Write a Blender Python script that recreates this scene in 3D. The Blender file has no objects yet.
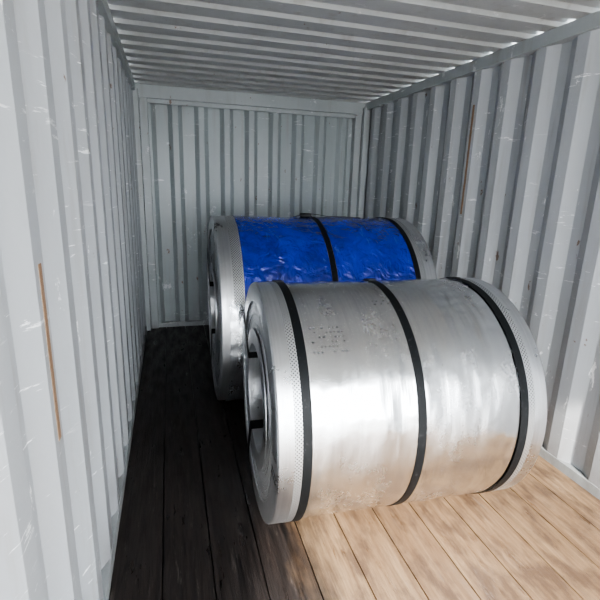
import bpy, bmesh, math, random
from mathutils import Vector, Matrix
random.seed(4)
W,H=2.35,2.39
CX,CH,YB=0.2823,1.5199,4.7656
PS,TH,RO,FPX=0.2865,0.2526,0.0313,443.8
YD=YB-5.9
sc=bpy.context.scene
sc.view_settings.view_transform='AgX'
sc.view_settings.look='AgX - Medium High Contrast'
# ------------------------------------------------------------ node helpers
class NT:
    def __init__(s,name):
        s.m=bpy.data.materials.new(name);s.m.use_nodes=True
        s.t=s.m.node_tree;s.n=s.t.nodes;s.b=s.n['Principled BSDF']
        s.co=s.n.new('ShaderNodeTexCoord').outputs['Object']
    def l(s,a,b): s.t.links.new(a,b)
    def put(s,sock,v):
        if isinstance(v,bpy.types.NodeSocket): s.l(v,sock)
        else: sock.default_value=v
    def mp(s,scale=(1,1,1),loc=(0,0,0),rot=(0,0,0),src=None):
        n=s.n.new('ShaderNodeMapping');s.l(src or s.co,n.inputs[0]);n.inputs['Scale'].default_value=scale;n.inputs['Location'].default_value=loc;n.inputs['Rotation'].default_value=rot
        return n.outputs[0]
    def noise(s,vec,scale=5,det=4,rough=.55,dist=0):
        n=s.n.new('ShaderNodeTexNoise');s.l(vec,n.inputs['Vector']);n.inputs['Scale'].default_value=scale;n.inputs['Detail'].default_value=det;n.inputs['Roughness'].default_value=rough;n.inputs['Distortion'].default_value=dist
        return n.outputs['Fac']
    def white(s,v):
        n=s.n.new('ShaderNodeTexWhiteNoise');n.noise_dimensions='1D';s.l(v,n.inputs['W']);return n.outputs['Value']
    def vor(s,vec,scale,feat='F1',out='Color'):
        n=s.n.new('ShaderNodeTexVoronoi');n.feature=feat;s.l(vec,n.inputs['Vector']);n.inputs['Scale'].default_value=scale
        return n.outputs[out]
    def ramp(s,f,stops):
        n=s.n.new('ShaderNodeValToRGB');s.l(f,n.inputs[0]);e=n.color_ramp.elements
        while len(e)<len(stops): e.new(.5)
        for i,(p,c) in enumerate(stops):
            e[i].position=p;e[i].color=(c,c,c,1) if isinstance(c,(int,float)) else (*c,1)
        return n.outputs[0]
    def mix(s,f,a,b,mode='MIX'):
        n=s.n.new('ShaderNodeMix');n.data_type='RGBA';n.blend_type=mode
        for k,v in ((0,f),(6,a),(7,b)):
            if isinstance(v,tuple): v=(*v,1) if len(v)==3 else v
            s.put(n.inputs[k],v)
        return n.outputs[2]
    def math(s,op,a,b=0.,clamp=False):
        n=s.n.new('ShaderNodeMath');n.operation=op;n.use_clamp=clamp;s.put(n.inputs[0],a);s.put(n.inputs[1],b);return n.outputs[0]
    def sep(s,v):
        n=s.n.new('ShaderNodeSeparateXYZ');s.l(v,n.inputs[0]);return n.outputs
    def bump(s,h,st=.3,d=.01,nrm=None):
        n=s.n.new('ShaderNodeBump');s.l(h,n.inputs['Height']);n.inputs['Strength'].default_value=st;n.inputs['Distance'].default_value=d
        if nrm: s.l(nrm,n.inputs['Normal'])
        s.l(n.outputs[0],s.b.inputs['Normal']);return n.outputs[0]
    def set(s,**k):
        for a,v in k.items():
            nm={'col':'Base Color','rough':'Roughness','metal':'Metallic','spec':'Specular IOR Level','aniso':'Anisotropic','coat':'Coat Weight'}[a]
            if isinstance(v,tuple) and len(v)==3: v=(*v,1)
            s.put(s.b.inputs[nm],v)
# ------------------------------------------------------------ materials
def wall_mat(name,col,scr=1.0,stretch=(1,1,.25)):
    m=NT(name)
    big=m.noise(m.mp(stretch),2.2,5,.6)
    base=m.mix(m.ramp(big,[(.3,0),(.75,1)]),tuple(c*.87 for c in col),tuple(min(1,c*1.07) for c in col))
    vs=m.ramp(m.noise(m.mp((5,5,.35),loc=(2,8,1)),3,5,.6),[(.54,0),(.72,1)])
    base=m.mix(m.math('MULTIPLY',vs,.42),base,(.27,.24,.215))
    for rot,loc,lo in (((.35,0,.2),(0,0,0),.62),((-.25,0,.1),(5,2,9),.64)):
        s1=m.noise(m.mp((1,1.0,7),rot=rot,loc=loc),5,7,.7,.5)
        s1m=m.ramp(s1,[(lo,0),(lo+.03,1)])
        gate=m.ramp(m.noise(m.mp((1,1,1),loc=(3+loc[0],1,7)),1.6,2,.5),[(.46,0),(.58,1)])
        base=m.mix(m.math('MULTIPLY',m.math('MULTIPLY',s1m,gate),.95*scr),base,(.95,.96,.96))
    s2=m.ramp(m.noise(m.mp((1,3,.9),loc=(1,1,3)),4,7,.75),[(.635,0),(.66,1)])
    base=m.mix(m.math('MULTIPLY',s2,.85*scr),base,(.93,.94,.94))
    r1=m.ramp(m.noise(m.mp((1,1,.6),loc=(9,4,2)),14,5,.6),[(.68,0),(.71,1)])
    base=m.mix(m.math('MULTIPLY',r1,.85),base,(.16,.085,.045))
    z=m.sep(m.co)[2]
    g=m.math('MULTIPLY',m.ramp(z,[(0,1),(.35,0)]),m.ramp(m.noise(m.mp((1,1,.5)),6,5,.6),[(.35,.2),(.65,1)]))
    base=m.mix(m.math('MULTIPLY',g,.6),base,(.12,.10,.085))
    m.set(col=base,rough=m.ramp(big,[(.3,.28),(.8,.48)]),spec=.5)
    m.bump(m.noise(m.mp((1,1,1)),7,4,.6),.2,.012)
    return m.m
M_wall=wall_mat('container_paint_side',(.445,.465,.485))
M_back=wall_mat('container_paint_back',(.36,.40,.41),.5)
M_ceil=wall_mat('container_paint_ceiling',(.45,.465,.465),.3,(1,1,1))
M_rail=wall_mat('container_paint_rail',(.40,.43,.44),.6,(1,1,1))

NB=12
def floor_mat():
    m=NT('container_floor_wood')
    x,y,z=m.sep(m.co)
    idx=m.math('FLOOR',m.math('MULTIPLY',x,NB/W))
    rnd=m.white(idx)
    cmb=m.n.new('ShaderNodeCombineXYZ');m.l(x,cmb.inputs[0]);m.l(m.math('ADD',y,m.math('MULTIPLY',rnd,9.)),cmb.inputs[1])
    P=cmb.outputs[0]
    grain=m.noise(m.mp((14,.9,1),src=P),3.5,8,.7,.5)
    fine=m.noise(m.mp((60,2.5,1),src=P),3,4,.6)
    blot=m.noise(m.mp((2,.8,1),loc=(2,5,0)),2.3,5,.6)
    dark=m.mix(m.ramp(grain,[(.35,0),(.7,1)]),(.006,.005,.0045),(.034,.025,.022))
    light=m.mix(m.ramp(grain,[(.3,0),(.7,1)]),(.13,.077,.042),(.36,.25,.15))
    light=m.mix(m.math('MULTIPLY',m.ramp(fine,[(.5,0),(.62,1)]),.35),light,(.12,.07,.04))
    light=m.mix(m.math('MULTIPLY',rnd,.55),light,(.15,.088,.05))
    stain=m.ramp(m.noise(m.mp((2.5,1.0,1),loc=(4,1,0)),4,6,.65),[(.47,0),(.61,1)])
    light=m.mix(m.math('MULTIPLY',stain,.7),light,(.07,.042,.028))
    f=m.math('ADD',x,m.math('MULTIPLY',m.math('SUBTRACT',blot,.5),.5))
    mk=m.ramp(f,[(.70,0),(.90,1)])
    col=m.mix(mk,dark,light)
    pale=m.math('MULTIPLY',m.ramp(m.noise(m.mp((5,.6,1),loc=(7,0,0)),6,7,.75),[(.58,0),(.66,1)]),.4)
    col=m.mix(m.math('MULTIPLY',pale,m.ramp(fine,[(.4,0),(.6,1)])),col,(.22,.19,.17))
    m.set(col=col,rough=m.ramp(m.noise(m.mp((6,1.2,1),src=P),3,5,.6),[(.35,.26),(.65,.62)]),spec=.4)
    m.bump(m.math('ADD',grain,m.math('MULTIPLY',fine,.4)),.5,.007)
    return m.m
M_floor=floor_mat()

def steel_mat(name,smear=0.,tint=(.84,.85,.86),rlo=.11,rhi=.27,wrinkle=.0,dents=1.,bst=.42):
    m=NT(name)
    x,y,z=m.sep(m.co)
    ang=m.math('ARCTAN2',y,z)
    cmb=m.n.new('ShaderNodeCombineXYZ');m.l(x,cmb.inputs[0]);m.l(m.math('MULTIPLY',ang,.54),cmb.inputs[1]);uv=cmb.outputs[0]
    sp=m.vor(m.mp((1,1,1),src=uv),90)
    sps=m.sep(sp)[0]
    st=m.noise(m.mp((40,.6,1),src=uv),2.2,5,.65)
    cl=m.noise(m.mp((1.6,1,1),src=uv,loc=(3,2,0)),2.6,6,.62)
    col=m.mix(m.ramp(st,[(.3,0),(.7,1)]),tuple(c*.84 for c in tint),tint)
    col=m.mix(m.math('MULTIPLY',sps,.06),col,(.45,.47,.5))
    dirt=m.ramp(m.noise(m.mp((2.5,1.2,1),src=uv,loc=(1,7,0)),3,7,.72),[(.54,0),(.70,1)])
    col=m.mix(m.math('MULTIPLY',dirt,.35+smear),col,(.30,.30,.31))
    r=m.math('ADD',m.ramp(cl,[(.35,rlo),(.65,rhi)]),m.math('MULTIPLY',sps,.04))
    r=m.math('ADD',r,m.math('MULTIPLY',dirt,.12))
    m.set(col=col,metal=1.,rough=r)
    h=m.math('ADD',m.math('MULTIPLY',m.noise(m.mp((2.4,1,1),src=uv),3.0,2,.4),1.*dents),m.math('MULTIPLY',m.noise(m.mp((1,1,1),src=uv),14.,3,.5),wrinkle))
    h=m.math('ADD',h,m.math('MULTIPLY',st,.03))
    m.bump(h,bst,.04)
    return m.m
M_steel=steel_mat('galvanized_steel')
M_wrap=steel_mat('galvanized_crinkled_wrap',.0,(.85,.88,.92),.2,.35,.35,1)
M_guard=steel_mat('galvanized_guard_ring',-.2,(.76,.77,.79),.24,.38,0,.5)

def dotted():
    m=NT('perforated_guard_band')
    x,y,z=m.sep(m.co)
    ang=m.math('ARCTAN2',y,z)
    a=m.math('SINE',m.math('MULTIPLY',ang,230.))
    b=m.math('SINE',m.math('MULTIPLY',x,420.))
    d=m.ramp(m.math('MULTIPLY',a,b),[(.25,0),(.4,1)])
    col=m.mix(d,(.60,.61,.62),(.10,.10,.105))
    m.set(col=col,metal=.85,rough=.33)
    m.bump(d,.4,-.003);return m.m
M_dot=dotted()
def face_mat():
    m=NT('coil_layered_edge')
    x,y,z=m.sep(m.co)
    r=m.math('SQRT',m.math('ADD',m.math('MULTIPLY',y,y),m.math('MULTIPLY',z,z)))
    cmb=m.n.new('ShaderNodeCombineXYZ');m.l(m.math('MULTIPLY',r,160),cmb.inputs[0]);m.l(m.math('MULTIPLY',m.math('ARCTAN2',y,z),.6),cmb.inputs[1])
    n=m.noise(cmb.outputs[0],1,4,.6)
    m.set(col=m.mix(n,(.24,.25,.26),(.74,.75,.77)),metal=.8,rough=.42);m.bump(n,.4,.006);return m.m
M_face=face_mat()
def blue():
    m=NT('blue_printed_wrap')
    cl=m.noise(m.co,5,6,.65,.3)
    w=m.ramp(m.noise(m.mp((3,1,1),rot=(0,.2,.4)),5,7,.7,.6),[(.60,0),(.72,1)])
    col=m.mix(m.ramp(cl,[(.3,0),(.7,1)]),(.002,.011,.22),(.006,.038,.56))
    col=m.mix(m.math('MULTIPLY',w,.5),col,(.20,.36,.82))
    m.set(col=col,rough=m.ramp(cl,[(.3,.08),(.7,.22)]),metal=.2,spec=.7,coat=.5)
    m.b.inputs['Coat Roughness'].default_value=.08
    h=m.math('ADD',m.noise(m.mp((1.6,1,1)),3.5,3,.5),m.math('MULTIPLY',m.noise(m.mp((1,1,1),rot=(0,.3,.5)),11,3,.5,1.5),.4))
    m.bump(h,1.,.06);return m.m
M_blue=blue()
def strapm():
    m=NT('black_strap_paint')
    n=m.noise(m.co,60,4,.7)
    m.set(col=m.mix(m.ramp(n,[(.6,0),(.68,1)]),(.004,.005,.006),(.03,.03,.033)),rough=.5,spec=.25);return m.m
M_strap=strapm()
def plain(name,col,rough=.6,metal=0,var=.3,scale=12):
    m=NT(name);n=m.noise(m.co,scale,5,.6)
    m.set(col=m.mix(n,tuple(c*(1-var) for c in col),tuple(min(1,c*(1+var)) for c in col)),rough=rough,metal=metal);return m.m
M_rust=plain('rusty_brown_sealant',(.24,.15,.09),.8)
M_dark=plain('dark_rubber',(.010,.010,.011),.6)
M_ground=plain('concrete_ground',(.30,.29,.27),.9,0,.15,2)
M_ink=plain('stencil_ink',(.10,.10,.11),.7)
# ------------------------------------------------------------ mesh helpers
def obj(name,verts,faces,mat,parent=None,smooth=False,loc=(0,0,0)):
    me=bpy.data.meshes.new(name);me.from_pydata(verts,[],faces);me.update()
    mats=mat if isinstance(mat,list) else [mat]
    for q in mats: me.materials.append(q)
    if smooth:
        for p in me.polygons: p.use_smooth=True
    o=bpy.data.objects.new(name,me);sc.collection.objects.link(o);o.location=loc
    if parent: o.parent=parent
    return o
def boxgeo(a,b):
    (x0,y0,z0),(x1,y1,z1)=a,b
    return [(x0,y0,z0),(x1,y0,z0),(x1,y1,z0),(x0,y1,z0),(x0,y0,z1),(x1,y0,z1),(x1,y1,z1),(x0,y1,z1)],[(0,3,2,1),(4,5,6,7),(0,1,5,4),(1,2,6,5),(2,3,7,6),(3,0,4,7)]
def boxes(name,L,mat,parent=None,bevel=0):
    V=[];F=[]
    for a,b in L:
        v,f=boxgeo(a,b);n=len(V);V+=v;F+=[tuple(i+n for i in q) for q in f]
    o=obj(name,V,F,mat,parent)
    if bevel:
        md=o.modifiers.new('bevel','BEVEL');md.width=bevel;md.segments=2
    return o
def corr(length,pitch,inner,slope,depth,start=0):
    pts=[];s=start-pitch
    while s<length+pitch:
        pts+=[(s,0),(s+inner,0),(s+inner+slope,depth),(s+pitch-slope,depth)];s+=pitch
    def at(s):
        for a,b in zip(pts,pts[1:]):
            if a[0]<=s<=b[0]: return a[1]+(b[1]-a[1])*(s-a[0])/(b[0]-a[0])
    return [(0,at(0))]+[p for p in pts if 0<p[0]<length]+[(length,at(length))]
def sheet(name,prof,fn,z0,z1,mat,flip=False,thick=.004):
    V=[];F=[]
    for s,d in prof: V+=[fn(s,d,z0),fn(s,d,z1)]
    for i in range(len(prof)-1):
        q=(2*i,2*i+2,2*i+3,2*i+1);F.append(q[::-1] if flip else q)
    o=obj(name,V,F,mat)
    md=o.modifiers.new('thick','SOLIDIFY');md.thickness=thick;md.offset=-1
    bv=o.modifiers.new('bev','BEVEL');bv.width=.006;bv.segments=2;bv.limit_method='ANGLE';bv.angle_limit=.4
    return o
# ------------------------------------------------------------ container shell
zb,zt=-.10,H
LN=YB-YD
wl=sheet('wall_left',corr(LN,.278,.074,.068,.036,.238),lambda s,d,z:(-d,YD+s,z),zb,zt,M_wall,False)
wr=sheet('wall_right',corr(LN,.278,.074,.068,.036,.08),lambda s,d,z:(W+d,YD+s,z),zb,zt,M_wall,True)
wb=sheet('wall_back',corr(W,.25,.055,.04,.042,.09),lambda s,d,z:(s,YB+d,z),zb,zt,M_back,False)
ce=sheet('ceiling',corr(LN,.209,.091,.015,.02,.0),lambda s,d,x:(x,YD+s,H+d),-.04,W+.04,M_ceil,False)
L=[];bw=W/NB
for i in range(NB):
    L.append(((i*bw+.003,YD,-.03),((i+1)*bw-.003,YB,0)))
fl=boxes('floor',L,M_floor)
boxes('floor_subframe',[((-.05,YD,-.15),(W+.05,YB+.05,-.031))],M_dark)
boxes('trim_1',[((-.05,YD,H-.075),(.022,YB,H-.001))],M_rail,None,.004)
boxes('trim_2',[((W-.022,YD,H-.075),(W+.05,YB,H-.001))],M_rail,None,.004)
boxes('trim_3',[((.0,YB-.05,H-.12),(W,YB+.05,H-.002)),((.0,YB-.03,H-.16),(W,YB-.01,H-.12))],M_rail,None,.004)
boxes('trim_4',[((-.03,YB-.10,0),(.045,YB+.05,H-.05)),((.045,YB-.04,0),(.12,YB+.05,H-.1))],M_rail,None,.006)
boxes('trim_5',[((W-.045,YB-.10,0),(W+.03,YB+.05,H-.05)),((W-.12,YB-.04,0),(W-.045,YB+.05,H-.1))],M_rail,None,.006)
boxes('baseboard_left',[((-.045,YD,-.02),(.004,YB-.1,.055))],M_rail,None,.003)
boxes('baseboard_right',[((W-.004,YD,-.02),(W+.045,YB-.1,.055))],M_rail,None,.003)
boxes('baseboard_back',[((.1,YB-.008,-.0),(W-.1,YB+.05,.05))],M_rail,None,.002)
boxes('trim_6',[((-.08,YD-.12,-.1),(.0,YD,H+.05)),((W,YD-.12,-.1),(W+.08,YD,H+.05)),((-.08,YD-.12,H-.03),(W+.08,YD,H+.12))],M_rail,None,.006)
boxes('trim_7',[((-.08,YB+.052,-.15),(W+.08,YB+.09,H+.05))],M_rail)
# ------------------------------------------------------------ coils
def revolve(name,prof,mat,parent,a0=0,a1=2*math.pi,n=160,dr=None,close=False,smooth_ang=.6):
    full=abs(a1-a0-2*math.pi)<1e-6
    V=[];F=[];m=len(prof);N=n if full else n+1
    for i in range(N):
        a=a0+(a1-a0)*i/n
        for j,(x,r) in enumerate(prof):
            rr=r+(dr(x,a,j) if dr else 0)
            V.append((x,rr*math.sin(a),rr*math.cos(a)))
    for i in range(n):
        k=(i+1)%N
        for j in range(m if close else m-1):
            j2=(j+1)%m
            F.append((i*m+j,k*m+j,k*m+j2,i*m+j2))
    if close and not full:
        F.append(tuple(range(m)));F.append(tuple((N-1)*m+j for j in reversed(range(m))))
    o=obj(name,V,F,mat,parent)
    me=o.data
    bm=bmesh.new();bm.from_mesh(me);bmesh.ops.recalc_face_normals(bm,faces=bm.faces)
    for f in bm.faces: f.smooth=True
    for e in bm.edges:
        if len(e.link_faces)==2 and e.calc_face_angle(0)>smooth_ang: e.smooth=False
    bm.to_mesh(me);bm.free()
    return o
def band(name,x,w,r,t,parent,mat=None,a0=0,a1=2*math.pi):
    return revolve(name,[(x-w/2,r),(x-w/2,r+t),(x+w/2,r+t),(x+w/2,r)],mat or M_strap,parent,a0,a1,close=True)
def coil(name,xc,yc,r,length,yaw,bore=.254,gw=.115,straps=(1,2,3),eye=(1.03,2.62)):
    e=bpy.data.objects.new(name,None);sc.collection.objects.link(e)
    e.location=(xc,yc,r+.0055);e.rotation_euler=(0,0,yaw);e.empty_display_size=.2
    hl=length/2;g=.0035
    prof=[]
    nl=18
    rs=[bore+(r-bore)*i/nl for i in range(nl+1)]
    off=[random.uniform(-.002,.002) for _ in range(nl)]
    for i in range(nl): prof+=[(-hl+.006+off[i],rs[i]),(-hl+.006+off[i],rs[i+1]-.001)]
    nx=40
    prof+=[(-hl+.006+(length-.012)*k/nx,r) for k in range(nx+1)]
    for i in reversed(range(nl)): prof+=[(hl-.006-off[i],rs[i+1]-.001),(hl-.006-off[i],rs[i])]
    ph=random.random()*6
    def dr(x,a,j):
        if not(2*nl<=j<=2*nl+nx): return 0
        return -.0025*(.5+.5*math.sin(3*a+ph+6*x))*(.5+.5*math.sin(2*a-5*x))
    body=revolve('coil_body',prof,[M_steel,M_face],e,n=192,dr=dr,close=True,smooth_ang=.5)
    for p in body.data.polygons:
        if abs(p.normal.x)>.7 : p.material_index=1
    fw=.085
    for s,nm in ((-1,'outer_guard_ring_near'),(1,'outer_guard_ring_far')):
        pr=[(s*(hl-gw),r+.0002),(s*(hl-gw),r+g),(s*(hl-.006),r+g),(s*(hl+.001),r+g-.004),(s*(hl+.004),r-.012),(s*(hl+.004),r-fw),(s*(hl+.0005),r-fw)]
        def drg(x,a,j): return (.004*math.sin(a*60) if j in(5,6) else 0)
        revolve(nm,pr,M_guard,e,n=360,dr=drg,close=True,smooth_ang=.5)
        pr=[(s*(hl-gw*.97),r+g),(s*(hl-gw*.97),r+g+.001),(s*(hl-gw*.55),r+g+.001),(s*(hl-gw*.55),r+g)]
        revolve('perforated_band',pr,M_dot,e,n=160,close=True)
        pr=[(s*(hl-.10),bore-.003),(s*(hl+.004),bore-.003),(s*(hl+.007),bore+.002),(s*(hl+.007),bore+.07),(s*(hl+.003),bore+.07),(s*(hl+.003),bore+.001),(s*(hl-.10),bore-.0005)]
        revolve('eye_guard_ring',pr,M_guard,e,n=160,close=True,smooth_ang=.5)
    sx={1:-hl+gw-.004,2:0.,3:hl-gw+.004}
    for k in straps:
        band('strap_%d'%k,sx[k],.036,r+(g if k!=2 else 0),.002,e)
        a=.15
        v,f=boxgeo((sx[k]-.022,-.03,-.003),(sx[k]+.022,.03,.004))
        o=obj('strap_seal',v,f,M_strap,e,loc=(0,(r+g+.001)*math.sin(a),(r+g+.001)*math.cos(a)));o.rotation_euler=(-a,0,0)
    for a in eye:
        c,s_=math.cos(a),math.sin(a)
        rad=Vector((0,s_,c));tan=Vector((0,c,-s_))
        for sg in(-1,1):
            path=[(hl-.13,r+g+.0025),(hl+.001,r+g+.0025),(hl+.0075,r-.006),(hl+.010,bore+.02),(hl+.009,bore-.006),(hl-.16,bore-.006)]
            inn=[(hl-.13,r+g+.0006),(hl-.001,r+g+.0006),(hl+.0055,r-.008),(hl+.008,bore+.02),(hl+.007,bore-.004),(hl-.16,bore-.004)]
            V=[]
            for P in (path,inn):
                for x,q in P:
                    for w in(-.024,.024):
                        v=rad*q+tan*w;V.append((sg*x,v.y,v.z))
            n=len(path);F=[]
            for i in range(n-1):
                F.append((2*i,2*i+1,2*i+3,2*i+2));o=2*n
                F.append((o+2*i,o+2*i+2,o+2*i+3,o+2*i+1))
                F.append((2*i,2*i+2,o+2*i+2,o+2*i));F.append((2*i+1,o+2*i+1,o+2*i+3,2*i+3))
            F+= [(0,2*n,2*n+1,1),(2*n-2,2*n-1,4*n-1,4*n-2)]
            obj('eye_strap',V,F,M_strap,e)
    return e
def place(x0,x1,yc,r,yaw): return (x0+x1)/2,yc,r,(x1-x0),yaw
xc,yc,r,ln,yw=place(.6381,1.7757,1.868,.5397,-.0421)
c1=coil('steel_coil',xc,yc,r,ln,yw)
xc2,yc2,r2,ln2,yw2=place(.555,1.97,3.095,.646,-.02)
c2=coil('steel_coil',xc2,yc2,r2,ln2,yw2,gw=.14,straps=(2,3))
hl=ln2/2
def wr_dr(x,a,j): return .0018*math.sin(9*x+3*a)+.0010*math.sin(31*x-7*a)
def arc(name,xa,xb,r,t,a0,a1,mat,par,dr=None):
    nx=30;pr=[(xa+(xb-xa)*k/nx,r+t) for k in range(nx+1)]+[(xb,r),(xa,r)]
    return revolve(name,pr,mat,par,a0,a1,n=90,close=True,dr=dr,smooth_ang=.7)
for xa,xb in ((-hl+.143,-.020),(.020,hl-.155)):
    arc('blue_wrap_sheet',xa,xb,r2+.0005,.003,-1.27,1.5,M_blue,c2,lambda x,a,j:(wr_dr(x,a,j) if j<31 else 0))
arc('crinkled_wrap_sheet',-hl+.05,-.02,r2+.004,.003,-2.7,-1.275,M_wrap,c2,lambda x,a,j:(.006*abs(math.sin(23*x+9*a))*abs(math.sin(11*a+5*x)) if j<31 else 0))
v,f=boxgeo((-.06,-.02,0),(.02,.02,.028));o=obj('strap_buckle',v,f,M_strap,c2,loc=(-.02,.03,r2+.001));o.modifiers.new('b','BEVEL').width=.006
def tail(name,pts,w,par):
    V=[];F=[]
    for p in pts: V+=[(p[0],p[1]-w,p[2]),(p[0],p[1]+w,p[2])]
    for i in range(len(pts)-1):F.append((2*i,2*i+2,2*i+3,2*i+1))
    o=obj(name,V,F,M_strap,par);o.modifiers.new('s','SOLIDIFY').thickness=.004
tail('strap_tail',[(-.14,-.02,r2+.008),(-.03,.0,r2+.030),(.03,.01,r2+.026),(.12,.0,r2+.012),(.24,-.01,r2+.012),(.36,-.03,r2+.008)],.016,c2)
random.seed(11)
V=[];F=[]
def marks(x0,a0,rows,cols):
    for row in range(rows):
        for k in range(cols):
            if random.random()<.3: continue
            a=a0-.04*row;x=x0+.016*k
            w=.004+random.random()*.007;da=.006+random.random()*.008
            n=len(V);R=r+.0006
            for xx,aa in((x,a),(x+w,a),(x+w,a-da),(x,a-da)):V.append((xx,R*math.sin(aa),R*math.cos(aa)))
            F.append((n,n+1,n+2,n+3))
marks(-.41,-.62,6,9);marks(-.10,-.36,2,6)
obj('stencil_marks',V,F,M_ink,c1)
# ------------------------------------------------------------ wall details
boxes('rust_strip',[((-.001,1.078,.90),(.0015,1.10,1.335))],M_rust,wl)
boxes('rust_strip',[((W-.0015,2.868,1.35),(W+.001,2.888,2.1))],M_rust,wr)
obj('ground',[(-30,-40,-1.2),(32,-40,-1.2),(32,YD-.5,-1.2),(-30,YD-.5,-1.2)],[(0,1,2,3)],M_ground)
# ------------------------------------------------------------ light
w=bpy.data.worlds.new('sky');sc.world=w;w.use_nodes=True
bg=w.node_tree.nodes['Background'];bg.inputs[0].default_value=(.91,.955,1,1);bg.inputs[1].default_value=14.5
sd=bpy.data.lights.new('sun','SUN');sd.energy=13;sd.angle=.03;sd.color=(1,.95,.88)
so=bpy.data.objects.new('sun',sd);sc.collection.objects.link(so)
az,el=math.radians(12),math.radians(33)
dv=Vector((math.sin(az)*math.cos(el),math.cos(az)*math.cos(el),-math.sin(el)))
so.rotation_euler=dv.to_track_quat('-Z','Y').to_euler();so.location=(0,-5,5)
# ------------------------------------------------------------ camera
F_=Vector((math.sin(PS)*math.cos(TH),math.cos(PS)*math.cos(TH),-math.sin(TH)))
R0=Vector((math.cos(PS),-math.sin(PS),0));U0=Vector((math.sin(PS)*math.sin(TH),math.cos(PS)*math.sin(TH),math.cos(TH)))
R=R0*math.cos(RO)+U0*math.sin(RO);U=-R0*math.sin(RO)+U0*math.cos(RO)
cd=bpy.data.cameras.new('camera');cd.sensor_width=36;cd.lens=FPX/600*36;cd.clip_start=.02
co=bpy.data.objects.new('camera',cd);sc.collection.objects.link(co)
co.matrix_world=Matrix(((R.x,U.x,-F_.x,CX),(R.y,U.y,-F_.y,0),(R.z,U.z,-F_.z,CH),(0,0,0,1)))
sc.camera=co
